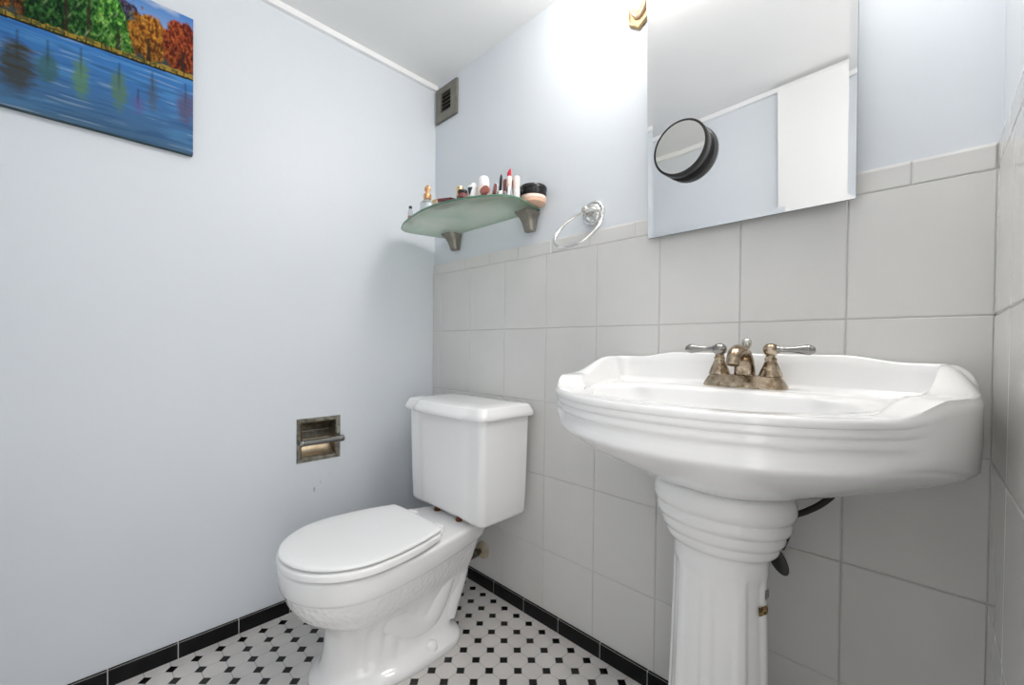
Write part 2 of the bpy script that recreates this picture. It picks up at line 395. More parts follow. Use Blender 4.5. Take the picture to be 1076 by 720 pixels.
    b = MB(); b.box((.001, y0, z0), (T-.0006, y1, z1)); e = b.build('canvas_edge', mat('dark_painted_canvas_side', (.02,.06,.07), .6), root, smooth=False)
    e['label'] = 'dark blue green painted side of the canvas'
painting()

# ---------------------------------------------------------------- air vent
def vent():
    x0, x1, z0, z1 = .015, .161, 1.913, 2.060
    r = thing('air_vent', 'small taupe metal air vent with dark louvres high in the corner', 'vent', ((x0+x1)/2, 0, z0))
    i = (.053, .1225, 1.948, 2.030)
    b = MB(); f = .006
    def ring(a, c, d, e, y): return [(a,y,d),(c,y,d),(c,y,e),(a,y,e)]
    b.loft([ring(x0,x1,z0,z1,.006), ring(x0,x1,z0,z1,-.004), ring(x0+.004,x1-.004,z0+.004,z1-.004,-f), ring(i[0],i[1],i[2],i[3],-f), ring(i[0],i[1],i[2],i[3],.005)], False, False)
    b.build('frame', M['vent'], r, smooth=False)
    k = MB(); k.box((i[0],.0035,i[2]),(i[1],.0055,i[3])); k.build('duct_shade_sheet', M['dark'], r, smooth=False)  # flat black sheet, painted shade for the inside of the duct
    for k in range(5):
        z = i[2] + (k+.5)*(i[3]-i[2])/5
        s = MB(); s.loft([[(x,-.0055,z-.006),(x,-.0045,z-.007),(x,.003,z+.003),(x,.002,z+.004)] for x in (i[0],i[1])]); s.build('slat', M['vent_slat'], r, smooth=False)
    for z in (z0+.018, z1-.05):
        s = MB(); s.lathe([(.003,-f-.001),(.0022,-f-.0018),(.0005,-f-.002)], 12, Matrix.Translation((x0+.016, 0, z)) @ Matrix.Rotation(-pi/2, 4, 'X') @ Matrix.Scale(-1,4,(0,0,1)) @ Matrix.Translation((0,0,0)))
    return r
vent()

# ------------------------------------------------------- toilet paper recess
def tp_holder():
    y0, y1, z0, z1 = -.5707, -.4157, .515, .672
    r = thing('toilet_paper_holder', 'empty recessed metal toilet paper holder set into the left wall', 'toilet paper holder', (0, (y0+y1)/2, z0))
    a, c, d, e = y0+.017, y1-.017, z0+.019, z1-.017
    def ring(p, q, s, t, x): return [(x,p,s),(x,q,s),(x,q,t),(x,p,t)]
    b = MB(); b.loft([ring(y0,y1,z0,z1,-.002), ring(y0,y1,z0,z1,.002), ring(y0+.003,y1-.003,z0+.003,z1-.003,.005), ring(a-.004,c+.004,d-.004,e+.004,.005), ring(a,c,d,e,.001), ring(a,c,d,e,-.012)], False, False)
    b.build('frame', M['tp_metal'], r, smooth=False)
    # curved back shell, lower quarter scooped
    zc, R = (d+e)/2, (e-d)/2
    s = MB(); pr = [(-.012, e), (-.03, e-.006), (-.045, e-.016), (-.055, e-.03)]
    s.loft([[(x,a,z) for x,z in pr+[(-.056, zc-.008)]], [(x,c,z) for x,z in pr+[(-.056, zc-.008)]]], False, False, closed=False)
    s.loft([[(-.012,y,e) ] + [(x,y,z) for x,z in pr[1:]+[(-.058,zc)]] + [(-.05,y,d+.012),(-.012,y,d)] for y in (a,)]*1 + [[(-.0121,a+.0001,zc)]*7], False, False)
    s.loft([[(-.012,c,e) ] + [(x,c,z) for x,z in pr[1:]+[(-.058,zc)]] + [(-.05,c,d+.012),(-.012,c,d)]] + [[(-.0121,c-.0001,zc)]*7], False, False)
    s.build('recess_shell', M['tp_dark'], r)
    w = MB(); q = [(-.056, zc-.008)] + [(-.012-.044*cos(t), zc-.008-(zc-.008-d)*sin(t)) for t in [pi/2*k/10 for k in range(1, 11)]]
    w.loft([[(x,a,z) for x,z in q], [(x,c,z) for x,z in q]], False, False, closed=False)
    o = w.build('recess_scoop', M['tp_warm'], r); o['label'] = 'curved lower scoop with a warm reflection painted into its colour'
    ridge = MB()
    for k in range(2): ridge.tube([(-.054+k*.004, a, zc+.022+k*.018), (-.054+k*.004, c, zc+.022+k*.018)], .0022, 8)
    ridge.build('recess_ridge', M['tp_metal'], r)
    zb = zc-.006
    for y, sg in ((y0+.012, 1), (y1-.008, -1)):
        g = MB(); g.tube([(-.02, y+sg*.006, zb+.004), (.005, y+sg*.004, zb+.003), (.022, y, zb)], [.006,.006,.007], 12); g.build('arm', M['tp_metal'], r)
    t = MB(); mt = Matrix.Translation((.022, y0+.008, zb)) @ Matrix.Rotation(-pi/2, 4, 'X')
    ln = y1-y0-.006
    t.lathe([(.001,-.002),(.010,-.001),(.0115,.003),(.0105,.008),(.0105,ln-.012),(.0125,ln-.010),(.0125,ln),(.009,ln+.003),(.001,ln+.0035)], 20, mt); o = t.build('roller', M['steel'], r)
tp_holder()

# ------------------------------------------------------------------- shelf
ZS = 1.400
SHELF_OUT = [(.079,-.004),(.066,-.055),(.052,-.111),(.044,-.150),(.046,-.178),(.062,-.197),(.087,-.214),(.146,-.239),(.235,-.262),(.307,-.275),(.37,-.279),(.43,-.277),(.49,-.265),(.55,-.244),(.605,-.214),(.637,-.190),(.650,-.165),(.654,-.14),(.650,-.11),(.642,-.06),(.630,-.004)]
def shelf():
    r = thing('wall_shelf', 'frosted green glass shelf with bowed front on the back wall, holding cosmetics', 'shelf', (.345, 0, ZS))
    b = MB(); o = SHELF_OUT
    # resample smoothly
    P = [Vector((x,y,0)) for x,y in o]; q = []
    for i in range(len(P)-1):
        p0,p1,p2,p3 = P[max(i-1,0)],P[i],P[i+1],P[min(i+2,len(P)-1)]
        for k in range(4):
            t = k/4; q.append(.5*((2*p1)+(p2-p0)*t+(2*p0-5*p1+4*p2-p3)*t*t+(3*p1-p0-3*p2+p3)*t**3))
    q.append(P[-1])
    def ring(z, k): return [(.345+(p.x-.345)*k, p.y*k if p.y < -.01 else p.y, z) for p in q]
    b.loft([ring(ZS+.001,.985), ring(ZS+.0012,.99)], True, False, 0)
    b.loft([ring(ZS+.0012,.99), ring(ZS+.0022,1), ring(ZS+.0068,1), ring(ZS+.008,.99)], False, False, 1)
    b.loft([ring(ZS+.008,.99), ring(ZS+.0081,.985)], False, True, 0)
    b.build('glass_panel', [M['shelf'], M['shelf_edge']], r, angle=30)
    for cx in (.166, .588):
        k = MB()
        def sec(z, w, d): return [(cx-w,0,z),(cx-w,-d*.75,z),(cx-w*.72,-d,z),(cx+w*.72,-d,z),(cx+w,-d*.75,z),(cx+w,0,z)]
        k.loft([sec(1.336,.018,.018), sec(1.339,.020,.022), sec(1.352,.0215,.026), sec(1.368,.025,.032), sec(1.382,.029,.042), sec(1.391,.035,.054), sec(1.397,.0375,.060), sec(1.3995,.0375,.060)])
        o = k.build('bracket', M['pewter'], r, angle=25)
shelf()

ZT = ZS+.0082
GRP = None
def glass(name, col, rough=.05): return mat(name, col, rough, trans=.9, ior=1.45)
def lathe_part(name, prof, m, root, n=24, tilt=None):
    b = MB(); mt = Matrix.Translation(Vector(root.location))
    if tilt is not None: mt = mt @ tilt
    b.lathe(prof, n, mt); return b.build(name, m, root)
def cosmetics():
    clear = glass('clear_bottle_glass', (.93,.94,.95)); amber = glass('orange_stopper', (.85,.38,.10), .1)
    goldm = mat('shiny_gold_cap', (.80,.55,.28), .2, 1); redd = mat('dark_red_lacquer', (.16,.012,.02), .25); redl = mat('red_lipstick', (.50,.015,.04), .4)
    whitep = mat('white_plastic', (.84,.83,.83), .35); pink = mat('pinkish_plastic', (.78,.55,.50), .4); brown = mat('brown_cosmetic', (.30,.10,.08), .4)
    blk = mat('glossy_black_lid', (.008,.008,.008), .15); peach = mat('peach_powder_jar', (.78,.50,.35), .35); navy = mat('navy_print', (.02,.05,.09), .4)
    beige = mat('beige_box_card', (.62,.52,.36), .5); maroon = mat('plum_brown_lacquer', (.22,.07,.07), .2); orng = mat('rose_gold', (.85,.45,.22), .25, .8)
    mauve = mat('mauve_lipstick', (.36,.14,.14), .4); pale = mat('pale_pink_tube', (.82,.70,.64), .35); smoke = glass('smoky_clear_glass', (.80,.82,.84))

    # clear bottle with dark cap at the far left end
    t = thing('glass_vial', 'tiny clear glass vial with dark contents at the far left shelf end', 'vial', (.150,-.212,ZT))
    lathe_part('vial_body', [(.009,0),(.0095,.002),(.0095,.045),(.006,.050),(.006,.055)], smoke, t, 18)
    lathe_part('dark_stopper', [(.0065,.0555),(.0065,.014+.05),(.004,.066)], M['black_plastic'], t, 14)
    lathe_part('label_band', [(.0097,.008),(.0099,.0085),(.0099,.026),(.0097,.0265)], brown, t, 18)
    # perfume bottle with flame stopper
    t = thing('perfume_bottle', 'clear perfume bottle with gold collar and orange flame-shaped stopper', 'perfume', (.300,-.236,ZT))
    lathe_part('bottle', [(.022,0),(.026,.004),(.026,.034),(.021,.042),(.010,.047),(.010,.049)], clear, t)
    lathe_part('collar', [(.0135,.0495),(.0145,.051),(.0145,.066),(.011,.070)], orng, t)
    b = MB(); c = Vector(t.location)
    rings = []
    for z, w, d, sx in ((.0705,.005,.004,0),(.076,.009,.006,0),(.083,.0145,.008,-.001),(.090,.0145,.008,-.001),(.096,.009,.006,.001),(.100,.003,.002,.002)):
        rings.append([c+Vector((sx+w*cos(a)*.75+w*sin(a)*.3, d*sin(a)+w*cos(a)*.0, z)) for a in [2*pi*k/16 for k in range(16)]])
    b.loft(rings); b.build('stopper', orng, t)
    # beige box and red palette
    t = thing('card_box', 'small beige cosmetic box beside the perfume bottle', 'box', (.372,-.247,ZT))
    b = MB(); b.rbox((.360,-.258,ZT),(.385,-.235,ZT+.022),.0015); b.build('carton', beige, t, smooth=False)
    b = MB(); b.rbox((.3595,-.2585,ZT+.0225),(.3855,-.2345,ZT+.028),.0015); b.build('carton_lid', goldm, t, smooth=False)
    t = thing('lip_palette', 'dark red lacquered compact lying in front of the small beige box', 'makeup', (.432,-.240,ZT))
    b = MB(); b.rbox((.396,-.262,ZT),(.468,-.222,ZT+.008),.002); b.build('palette_base', redd, t, smooth=False)
    b = MB(); b.loft([[(.3965,-.261,ZT+.0085),(.3965,-.224,ZT+.0085),(.3965,-.224,ZT+.025),(.3965,-.261,ZT+.023)],[(.4675,-.261,ZT+.0085),(.4675,-.224,ZT+.0085),(.4675,-.224,ZT+.013),(.4675,-.261,ZT+.011)]]); b.build('palette_lid', redl if False else redd, t, smooth=False)
    b = MB(); b.rbox((.402,-.2634,ZT+.002),(.414,-.2622,ZT+.0075),.0004); b.build('clasp', goldm, t, smooth=False)
    # gold lipstick tube
    t = thing('lipstick_tube', 'slim gold capped lipstick tube standing left of the white bottles', 'lipstick', (.483,-.235,ZT))
    lathe_part('tube_base', [(.0105,0),(.011,.001),(.011,.014),(.0105,.015)], maroon, t)
    lathe_part('cap', [(.0105,.0155),(.011,.0165),(.011,.046),(.0095,.048),(.001,.0485)], goldm, t)
    # dark low pot
    t = thing('cream_pot', 'dark brown low pot right of the gold lipstick tube', 'pot', (.511,-.2455,ZT))
    lathe_part('pot', [(.012,0),(.0145,.002),(.0145,.014),(.013,.0155)], maroon, t); lathe_part('pot_lid', [(.015,.016),(.0155,.0165),(.0155,.024),(.012,.0265),(.001,.027)], M['black_plastic'], t)
    # white bottle with navy triangle
    t = thing('lotion_bottle', 'white lotion bottle with a navy wedge mark on its front', 'bottle', (.514,-.203,ZT))
    lathe_part('bottle', [(.019,0),(.0215,.002),(.0215,.044),(.017,.049),(.009,.0505)], whitep, t); lathe_part('cap', [(.0095,.051),(.0095,.057),(.007,.059),(.001,.0595)], whitep, t, 18)
    b = MB(); c = Vector(t.location); rr = .0219
    A = [-.95+.19*k for k in range(6)]
    top = [c+Vector((rr*sin(a+.75), -rr*cos(a+.75), .040)) for a in A]; bot = [c+Vector((rr*sin((a+.475)*.15+.275), -rr*cos((a+.475)*.15+.275), .016)) for a in A]
    b.loft([bot, top], False, False, closed=False); b.build('wedge_mark', navy, t)
    t = thing('roll_on_bottle', 'short white bottle with flat cap between the lotion bottle and the tall white bottle', 'bottle', (.506,-.160,ZT))
    lathe_part('bottle', [(.0125,0),(.014,.002),(.014,.03),(.0125,.033)], pale, t); lathe_part('cap', [(.0128,.0335),(.0132,.0345),(.0132,.053),(.0115,.0555),(.001,.056)], whitep, t)
    t = thing('foundation_bottle', 'taller white bottle with rounded white cap at the shelf middle', 'bottle', (.556,-.196,ZT))
    lathe_part('bottle', [(.020,0),(.0215,.003),(.0215,.032),(.018,.038)], pale, t); lathe_part('cap', [(.0180,.0385),(.0180,.050),(.0165,.064),(.0135,.070),(.005,.072),(.0005,.072)], whitep, t)
    # brown domed compact lying on edge in front
    def compact(loc, R, th, yaw, tiltx, m, name, label):
        t = thing(name, label, 'makeup', loc); b = MB()
        mt = Matrix.Translation(Vector(loc)+Vector((0,0,R*cos(tiltx)+.0005))) @ Matrix.Rotation(yaw,4,'Z') @ Matrix.Rotation(pi/2-tiltx,4,'X')
        b.lathe([(R*.9,-th/2),(R,-th/2+.0015),(R,-.0008),(R*.97,0)], 28, mt); b.build('case', m, t)
        b = MB(); b.lathe([(R*.97,.0002),(R,.001),(R*.98,th/2-.001),(R*.6,th/2+.001),(.0005,th/2+.0014)], 28, mt); b.build('compact_lid', m, t); return t
    compact((.584,-.216,ZT), .016, .011, .25, .35, brown, 'blush_compact', 'round brown compact leaning in front of the tall white bottle')
    compact((.588,-.178,ZT), .023, .010, -.65, .10, maroon, 'powder_compact', 'plum compact standing on edge next to the thin black pencil')
    t = thing('clear_tumbler', 'clear plastic tumbler of small sticks behind the black pencil', 'tumbler', (.575,-.085,ZT))
    lathe_part('tumbler', [(.017,0),(.0185,.001),(.020,.05),(.0188,.05),(.0172,.004),(.0005,.004)], smoke, t)
    t = thing('nail_polish', 'pale nail polish bottle with rounded white cap left of the plum compact', 'nail polish', (.563,-.150,ZT))
    lathe_part('bottle', [(.011,0),(.013,.002),(.013,.03),(.006,.036)], pale, t, 18); lathe_part('cap', [(.0062,.0365),(.0068,.038),(.0062,.058),(.004,.062),(.0004,.0625)], whitep, t, 16)
    # pencil
    t = thing('eyeliner_pencil', 'thin black eyeliner pencil standing upright among the compacts', 'pencil', (.619,-.184,ZT))
    tl = Matrix.Rotation(radians(5), 4, 'Y'); lathe_part('pencil_body', [(.0042,0.0004),(.0045,.001),(.0045,.052)], M['black_plastic'], t, 10, tl); lathe_part('pencil_tip', [(.0045,.0522),(.003,.060),(.0004,.066)], M['black_plastic'], t, 10, tl)
    lathe_part('silver_base', [(.0105,0),(.011,.001),(.009,.012),(.0055,.014)], M['chrome'], t, 14)
    t = thing('lip_gloss', 'red brown lip gloss with silver base right of the black pencil', 'lip gloss', (.612,-.150,ZT))
    lathe_part('gloss_base', [(.0095,0),(.010,.001),(.010,.02),(.0085,.022)], M['chrome'], t, 16); lathe_part('gloss_tube', [(.0085,.0225),(.0105,.03),(.0105,.055),(.008,.06),(.0005,.061)], brown, t, 16)
    t = thing('mauve_lipstick', 'open mauve lipstick leaning slightly, left of the bright red lipstick', 'lipstick', (.604,-.121,ZT))
    tl = Matrix.Rotation(radians(12), 4, 'Y')
    lathe_part('lipstick_case', [(.0088,.002),(.009,.003),(.009,.034),(.008,.035)], smoke, t, 16, tl)
    lathe_part('lipstick_bullet', [(.0062,.0355),(.0066,.037),(.0066,.060),(.005,.067),(.001,.070)], mauve, t, 14, tl)
    t = thing('red_lipstick', 'open lipstick with bright red slanted tip in a pale case, tallest on the shelf', 'lipstick', (.6335,-.158,ZT))
    lathe_part('lipstick_case', [(.0095,0),(.010,.001),(.010,.030),(.009,.031)], M['chrome'], t, 18)
    lathe_part('inner_sleeve', [(.0078,.0315),(.008,.032),(.008,.061),(.0074,.062)], pale, t, 18)
    b = MB(); c = Vector(t.location); rr = .0068
    b.loft([[c+Vector((rr*cos(a), rr*sin(a), .0625)) for a in [2*pi*k/18 for k in range(18)]],
            [c+Vector((rr*cos(a), rr*sin(a), .074+.0045*cos(a))) for a in [2*pi*k/18 for k in range(18)]],
            [c+Vector((.002+rr*.6*cos(a), rr*.6*sin(a), .0815+.004*cos(a))) for a in [2*pi*k/18 for k in range(18)]]])
    b.build('lipstick_bullet', redl, t)
    t = thing('lip_balm_tube', 'cream white tube standing behind the red lipstick', 'tube', (.634,-.126,ZT))
    lathe_part('tube_base', [(.011,0),(.0115,.001),(.0115,.03),(.0105,.031)], whitep, t, 18); lathe_part('cap', [(.0105,.0315),(.011,.032),(.011,.068),(.0095,.071),(.0005,.0715)], pale, t, 18)
    # two little black pots stacked
    t = thing('black_sample_jar', 'tiny black jar wedged between red lipstick and the wide powder jar', 'jar', (.622,-.1045,ZT))
    lathe_part('jar', [(.0085,0),(.0095,.001),(.0095,.015),(.0085,.016)], smoke, t, 16); lathe_part('jar_lid', [(.0096,.0162),(.0102,.017),(.0102,.032),(.009,.0335),(.0005,.034)], blk, t, 18)
    t = thing('powder_jar', 'wide peach powder jar with glossy black lid at the right shelf end', 'jar', (.636,-.048,ZT))
    lathe_part('jar', [(.038,0),(.042,.003),(.0425,.010),(.042,.0105),(.042,.024),(.038,.026)], [peach], t, 40)
    o = lathe_part('clear_collar', [(.0428,.0125),(.0432,.013),(.0432,.0235),(.0428,.0240)], mat('pink_label_ring', (.86,.66,.56), .3), t, 40)
    lathe_part('jar_lid', [(.043,.0263),(.0445,.028),(.0445,.045),(.046,.046),(.046,.054),(.043,.058),(.02,.060),(.0005,.060)], blk, t, 40)
cosmetics()

# -------------------------------------------------------------- towel ring
def towel_ring():
    c = Vector((.8425, 0, 1.348))
    r = thing('towel_ring', 'polished towel ring on a round backplate between shelf and mirror', 'towel ring', c)
    mt = Matrix.Translation(c) @ Matrix.Rotation(pi/2, 4, 'X')
    b = MB(); b.lathe([(.038,-.006),(.038,.002),(.036,.005),(.030,.0065),(.027,.0055),(.0255,.008),(.021,.011),(.0165,.012),(.015,.018)], 40, mt); b.build('backplate', M['chrome'], r, angle=60)
    b = MB(); b.lathe([(.0145,.0182),(.010,.024),(.008,.032),(.009,.038),(.011,.043),(.0105,.048),(.007,.052),(.0005,.0535)], 28, mt); b.build('post', M['nickel'], r, angle=60)
    # ring hanging outward from the post
    th, ph = .921, -1.60
    n = Vector((sin(th)*cos(ph), sin(th)*sin(ph), cos(th))); cc = Vector((.850,-.091,1.281)); R = .077
    a = n.cross(Vector((0,0,1))).normalized(); q = n.cross(a)
    b = MB(); b.tube([cc + R*(a*cos(t)+q*sin(t)) for t in [2*pi*k/72 for k in range(72)]], .0047, 12, closed=True); b.build('ring', M['chrome'], r, angle=180)
towel_ring()

# ------------------------------------------------------------------ mirror
MYW, MPT = -.042, -.037
def mirror():
    n = Vector((sin(MYW)*cos(MPT), -cos(MYW)*cos(MPT), sin(MPT)))
    e2 = (Vector((0,0,1)) - n*n.z).normalized(); e1 = e2.cross(n)
    e1 = e1 if e1.x > 0 else -e1
    # a hair of in-plane roll as in the photo
    P = Vector((1.0305,-.0155,1.2345)); W, H = .4425, .745
    root = thing('wall_mirror', 'large frameless wall mirror with slanted glass edges above the sink', 'mirror', P)
    B = .0135
    def pt(u, v, d): return P + e1*u + e2*v + n*d
    def ring(i, d): return [pt(i,i,d), pt(W-i,i,d), pt(W-i,H-i,d), pt(i,H-i,d)]
    b = MB(); b.loft([ring(0,-.0040), ring(0,.00175)], True, False, 1); b.loft([ring(0,.00175), ring(B,0)], False, False, 0); b.loft([ring(B,0), ring(B+.0001,0)], False, True, 0)
    b.build('bevelled_glass', [M['mirror'], M['mirror_edge']], root, smooth=False)
    k = MB(); q = [pt(.03,.015,-.0042), pt(W-.03,.015,-.0042), pt(W-.03,H-.03,-.0042), pt(.03,H-.03,-.0042)]
    k.loft([[(p.x, .0, p.z) for p in q], q]); k.build('backing', mat('grey_mirror_backing', (.25,.25,.25), .7), root, smooth=False)
    # round stick-on magnifying mirror
    C = Vector((1.1335,-.0, 1.4335)); t = (P - C).dot(n)/n.y; C = Vector((C.x, 0, C.z)); 
    d = ((P - C).dot(n))/n.y; F = Vector((C.x, d, C.z))
    r2 = thing('shaving_mirror', 'round black rimmed magnifying mirror stuck on the left part of the big mirror', 'mirror', F)
    z = n; x = e1; y = e2
    mt = Matrix.Translation(F) @ Matrix(((x.x,y.x,z.x,0),(x.y,y.y,z.y,0),(x.z,y.z,z.z,0),(0,0,0,1)))
    tl = Matrix.Rotation(-.050, 4, 'X'); mt = mt @ Matrix.Translation((0,0,.002)) @ tl
    b = MB(); R = .0685
    b.lathe([(.045,.0006),(.052,.001),(R-.002,.006),(R,.010),(R-.0008,.0125),(R-.0008,.0145),(R,.016),(R,.031),(R-.001,.033),(R-.0056,.0335),(R-.0060,.0325)], 72, mt, cap=False); b.build('rim', M['black_plastic'], r2, angle=50)
    g = MB(); g.lathe([(R-.0058,.0328),(R*.5,.0327),(.0005,.03265)], 72, mt, cap=False)
    g.build('magnifying_glass', mat('warm_silvered_glass', (.80,.79,.75), .03, 1), r2)
mirror()

# ------------------------------------------------------------- wall sconces
def sconce(x, label):
    zc = 1.905; c = Vector((x, .006, zc))
    r = thing('wall_sconce', label, 'wall lamp', c, 'sconces beside the mirror')
    def shield(k, y, zs=1.0): # pointed-bottom plate outline
        o = [(0,-.072),(.016,-.060),(.030,-.050),(.034,-.030),(.032,0),(.036,.03),(.028,.055),(.012,.066),(0,.078)]
        o = o + [(-a,b) for a,b in o[-2:0:-1]]
        return [c+Vector((a*k, -y, b*k*zs)) for a, b in o]
    b = MB(); b.loft([shield(1,0), shield(1,.006), shield(.93,.010), shield(.86,.010), shield(.80,.006)]); b.build('backplate', M['gold'], r, angle=30)
    m = MB(); m.loft([[c+Vector((.027*k*cos(a), -y, .006+.048*k*sin(a))) for a in [2*pi*i/32 for i in range(32)]] for k, y in ((1,.006),(1,.012),(.93,.0155),(.80,.0155),(.76,.0175),(.5,.020),(.02,.021))]); m.build('medallion', M['cream'], r, angle=50)
    a = MB(); p = [c+Vector((0,-.02,.03)), c+Vector((0,-.05,.018)), c+Vector((0,-.085,.025)), c+Vector((0,-.10,.05)), c+Vector((0,-.10,.075))]
    a.tube(p, [.007,.006,.006,.006,.007], 12); a.build('arm', M['gold'], r)
    s = MB(); s.lathe([(.006,.072),(.022,.076),(.024,.082),(.014,.086),(.014,.10)], 24, Matrix.Translation(c+Vector((0,-.10,0)))); s.build('lamp_cup', M['gold'], r)
    g = MB(); g.lathe([(.010,.0995),(.018,.104),(.028,.116),(.031,.130),(.027,.146),(.016,.157),(.0005,.161)], 28, Matrix.Translation(c+Vector((0,-.10,0))))
    g.build('glass_bulb', mat('lit_frosted_bulb', (1,.95,.88), .4, emit=(1,.93,.84), es=10), r)
    l = bpy.data.lights.new('sconce_light', 'POINT'); l.energy = SCONCE_W; l.color = (1,.97,.93); l.shadow_soft_size = .11
    lo = bpy.data.objects.new('sconce_light', l); COL.objects.link(lo); lo.location = (x, -.16, zc+.13)
SCONCE_W = 9.4
sconce(.985, 'gilded wall sconce with cream medallion, left of the mirror near the ceiling')
sconce(1.535, 'gilded wall sconce with cream medallion, right of the mirror near the ceiling')

# -------------------------------------------------------------------- sink
SX, SV = 1.2845, .175                      # centre x of the basin, pedestal distance from wall
def sink():
    root = thing('pedestal_sink', 'white porcelain pedestal sink with stepped rim and fluted column', 'sink', (SX, -SV, 0))
    a, bf, vc, NR = .356, .415, .10, 256
    # dense outline (u,v), counter-clockwise seen from above with v to the front
    def half():
        pts = []; rc = .075
        pts += [((a-rc)*k/22, 0.0) for k in range(0, 22)]
        pts += [(a-rc+rc*sin(t), rc-rc*cos(t)) for t in [pi/2*k/12 for k in range(1, 13)]]
        pts += [(a, rc+(vc-rc)*k/4) for k in range(1, 4)]
        pts += [(a*max(0,cos(t))**(2/2.22), vc+bf*sin(t)**(2/2.22)) for t in [pi/2*k/80 for k in range(0, 81)]]
        return pts
    h = half(); full = h + [(-u, v) for u, v in h[-2:0:-1]]
    full = np.array(full); c0 = np.array([0, .20])
    d = full - c0; ang = np.unwrap(np.arctan2(d[:,1], d[:,0])); 
    seg = np.linspace(ang[0], ang[0]+2*pi, NR, endpoint=False)
    A2 = np.append(ang, ang[0]+2*pi); F2 = np.vstack([full, full[:1]])
    order = np.argsort(A2)
    O = np.stack([np.interp(seg, A2[order], F2[order,0]), np.interp(seg, A2[order], F2[order,1])], 1)
    # outward normals
    tg = np.roll(O,-1,0)-np.roll(O,1,0); nm = np.stack([tg[:,1], -tg[:,0]],1); nm /= np.linalg.norm(nm,axis=1)[:,None]
    s = np.sign(((O-c0)*nm).sum(1)); nm *= s[:,None]
    for _ in range(14): nm = (np.roll(nm,1,0)+nm*2+np.roll(nm,-1,0))/4
    u, v = O[:,0], O[:,1]
    ZR = .853
    def Hr(uu, vv):                                                 # ridge of the raised ledge
        au = abs(uu)
        hh = .9145 + .0125*(1-smoothstep(.17,.27,au)) if vv < .07 else .9145 - .040*smoothstep(.12,.28,vv)
        return hh + (ZR-hh)*smoothstep(.310,.395,vv)
    def Hf(uu, vv):                                                 # its outer edge, rolled down along the sides
        h0 = Hr(uu, vv); ho = .8735 + (ZR-.8735)*smoothstep(.310,.395,vv)
        w_ = smoothstep(.0,.11,vv)
        return h0*(1-w_) + min(h0, ho)*w_
    Ht = np.array([Hf(*p) for p in O]); Rt = np.array([Hr(*p) for p in O])
    Mo = np.array([smoothstep(.345,.43,q) for q in v])               # moulding strength: front only
    ear = 1-Mo
    def ring(ins, z):
        q = O - nm*np.asarray(ins)[:,None] if np.ndim(ins) else O - nm*ins
        zz = np.full(NR, z) if not np.ndim(z) else z
        return [Vector((SX+p[0], -max(p[1],.0005), zk)) for p, zk in zip(q, zz)]
    def up(z): return .80 + (z-.80)*(Ht-.80)/(ZR-.80)               # stretch heights where the ledge rises
    rings = []
    # underside, from the pedestal outwards
    pr = np.stack([.105*np.cos(seg)-.006, SV+.075*np.sin(seg)],1)
    Oi = O - nm*.012
    Oi[:,1] = np.maximum(Oi[:,1], .002)
    rings.append([Vector((SX+p[0]*.5, -(SV+(p[1]-SV)*.5), .652)) for p in pr])
    zedge = .740 + .042*np.array([smoothstep(.09,.38,q) for q in v])
    for t in (0,.1,.2,.3,.4,.5,.6,.68,.76,.83,.88,.92,.95,.97,.985,.995,1.0):
        w = t
        q = pr*(1-w)+Oi*w
        zz = .655 + (zedge-.655)*(.74*t+.26*(1-(1-t**1.6)**(1/2.0)))
        rings.append([Vector((SX+p[0], -p[1], z)) for p, z in zip(q, np.broadcast_to(zz, (NR,)))])
    I = lambda x: x*Mo                                                 # inset only where the moulding runs
    rings.append(ring(I(.0125)+.007*ear, zedge+.0035)); rings.append(ring(I(.0155)+.002*ear, zedge+.010))
    for ins, z in ((.0185,.800),(.0185,.8075),(.0130,.8105),(.0100,.8145),(.0095,.8195),(.0115,.8235),(.0115,.8250),(.0065,.8270),(.0040,.8310),(.0038,.8345),(.0055,.8375),(.0055,.8385),(.0012,.8400),(.0,.8430),(.0,.8470),(.0020,.8508),(.0060,.8528)):
        rings.append(ring(I(ins)+ear*.004*smoothstep(.84,.853,z)*1, up(z)))
    wing = np.array([smoothstep(.0,.10,q) for q in v])*ear
    kk = 1+.80*wing; inner = .027*kk
    for fr, g in ((.22,.26),(.36,.50),(.52,.73),(.68,.89),(.84,.97),(1.0,1.0)):
        rings.append(ring(inner*fr-.0005*(1-wing), Ht+(Rt-Ht)*g - (.0006 if fr == 1.0 else 0)))
    Ht = Rt
    rings.append(ring(inner+.0025, Rt-.004*ear-.0005))
    dk = np.where(v > .2, ZR-.002, ZR+.004-.006*(v/.2))
    rings.append(ring(inner+.004, Ht*.7+dk*.3-.001)); rings.append(ring(inner+.008, Ht*.35+dk*.65-.001)); rings.append(ring(inner+.013, Ht*.1+dk*.9)); rings.append(ring(inner+.016, dk))
    # bowl: wide half-oval with two small ogee nibs at the back corners
    Qr = O-nm*(inner+.016)[:,None] - np.array([0,.305]); qa = np.arctan2(Qr[:,1], Qr[:,0]); qr = np.hypot(Qr[:,0], Qr[:,1]); oq = np.argsort(qa)
    be = []; be0 = []
    for k, th in enumerate(seg):
        cx, cv = 0, .305
        cu, sv = cos(th), sin(th)
        A, Bf, Bb = .249, .158, .135
        r_ = 1/sqrt((cu/A)**2+(sv/(Bf if sv > 0 else Bb))**2)
        r_ = min(r_, float(np.interp(atan2(sv, cu), qa[oq], qr[oq], period=2*pi)) - .009)
        nib = .010*math.exp(-((abs(cu)-.853)/.045)**2) if sv < 0 else 0
        be0.append((r_*cu, cv+r_*sv))
        be.append((r_*cu*(1-nib/.25), cv+(r_-nib)*sv))
    be = np.array(be); be0 = np.array(be0)
    def bowl(k, z):
        f = max(0, min(1, (k-.975)/.025)); e = be*f+be0*(1-f)
        return [Vector((SX+p[0]*k, -(.305+(p[1]-.305)*k), z)) for p in e]
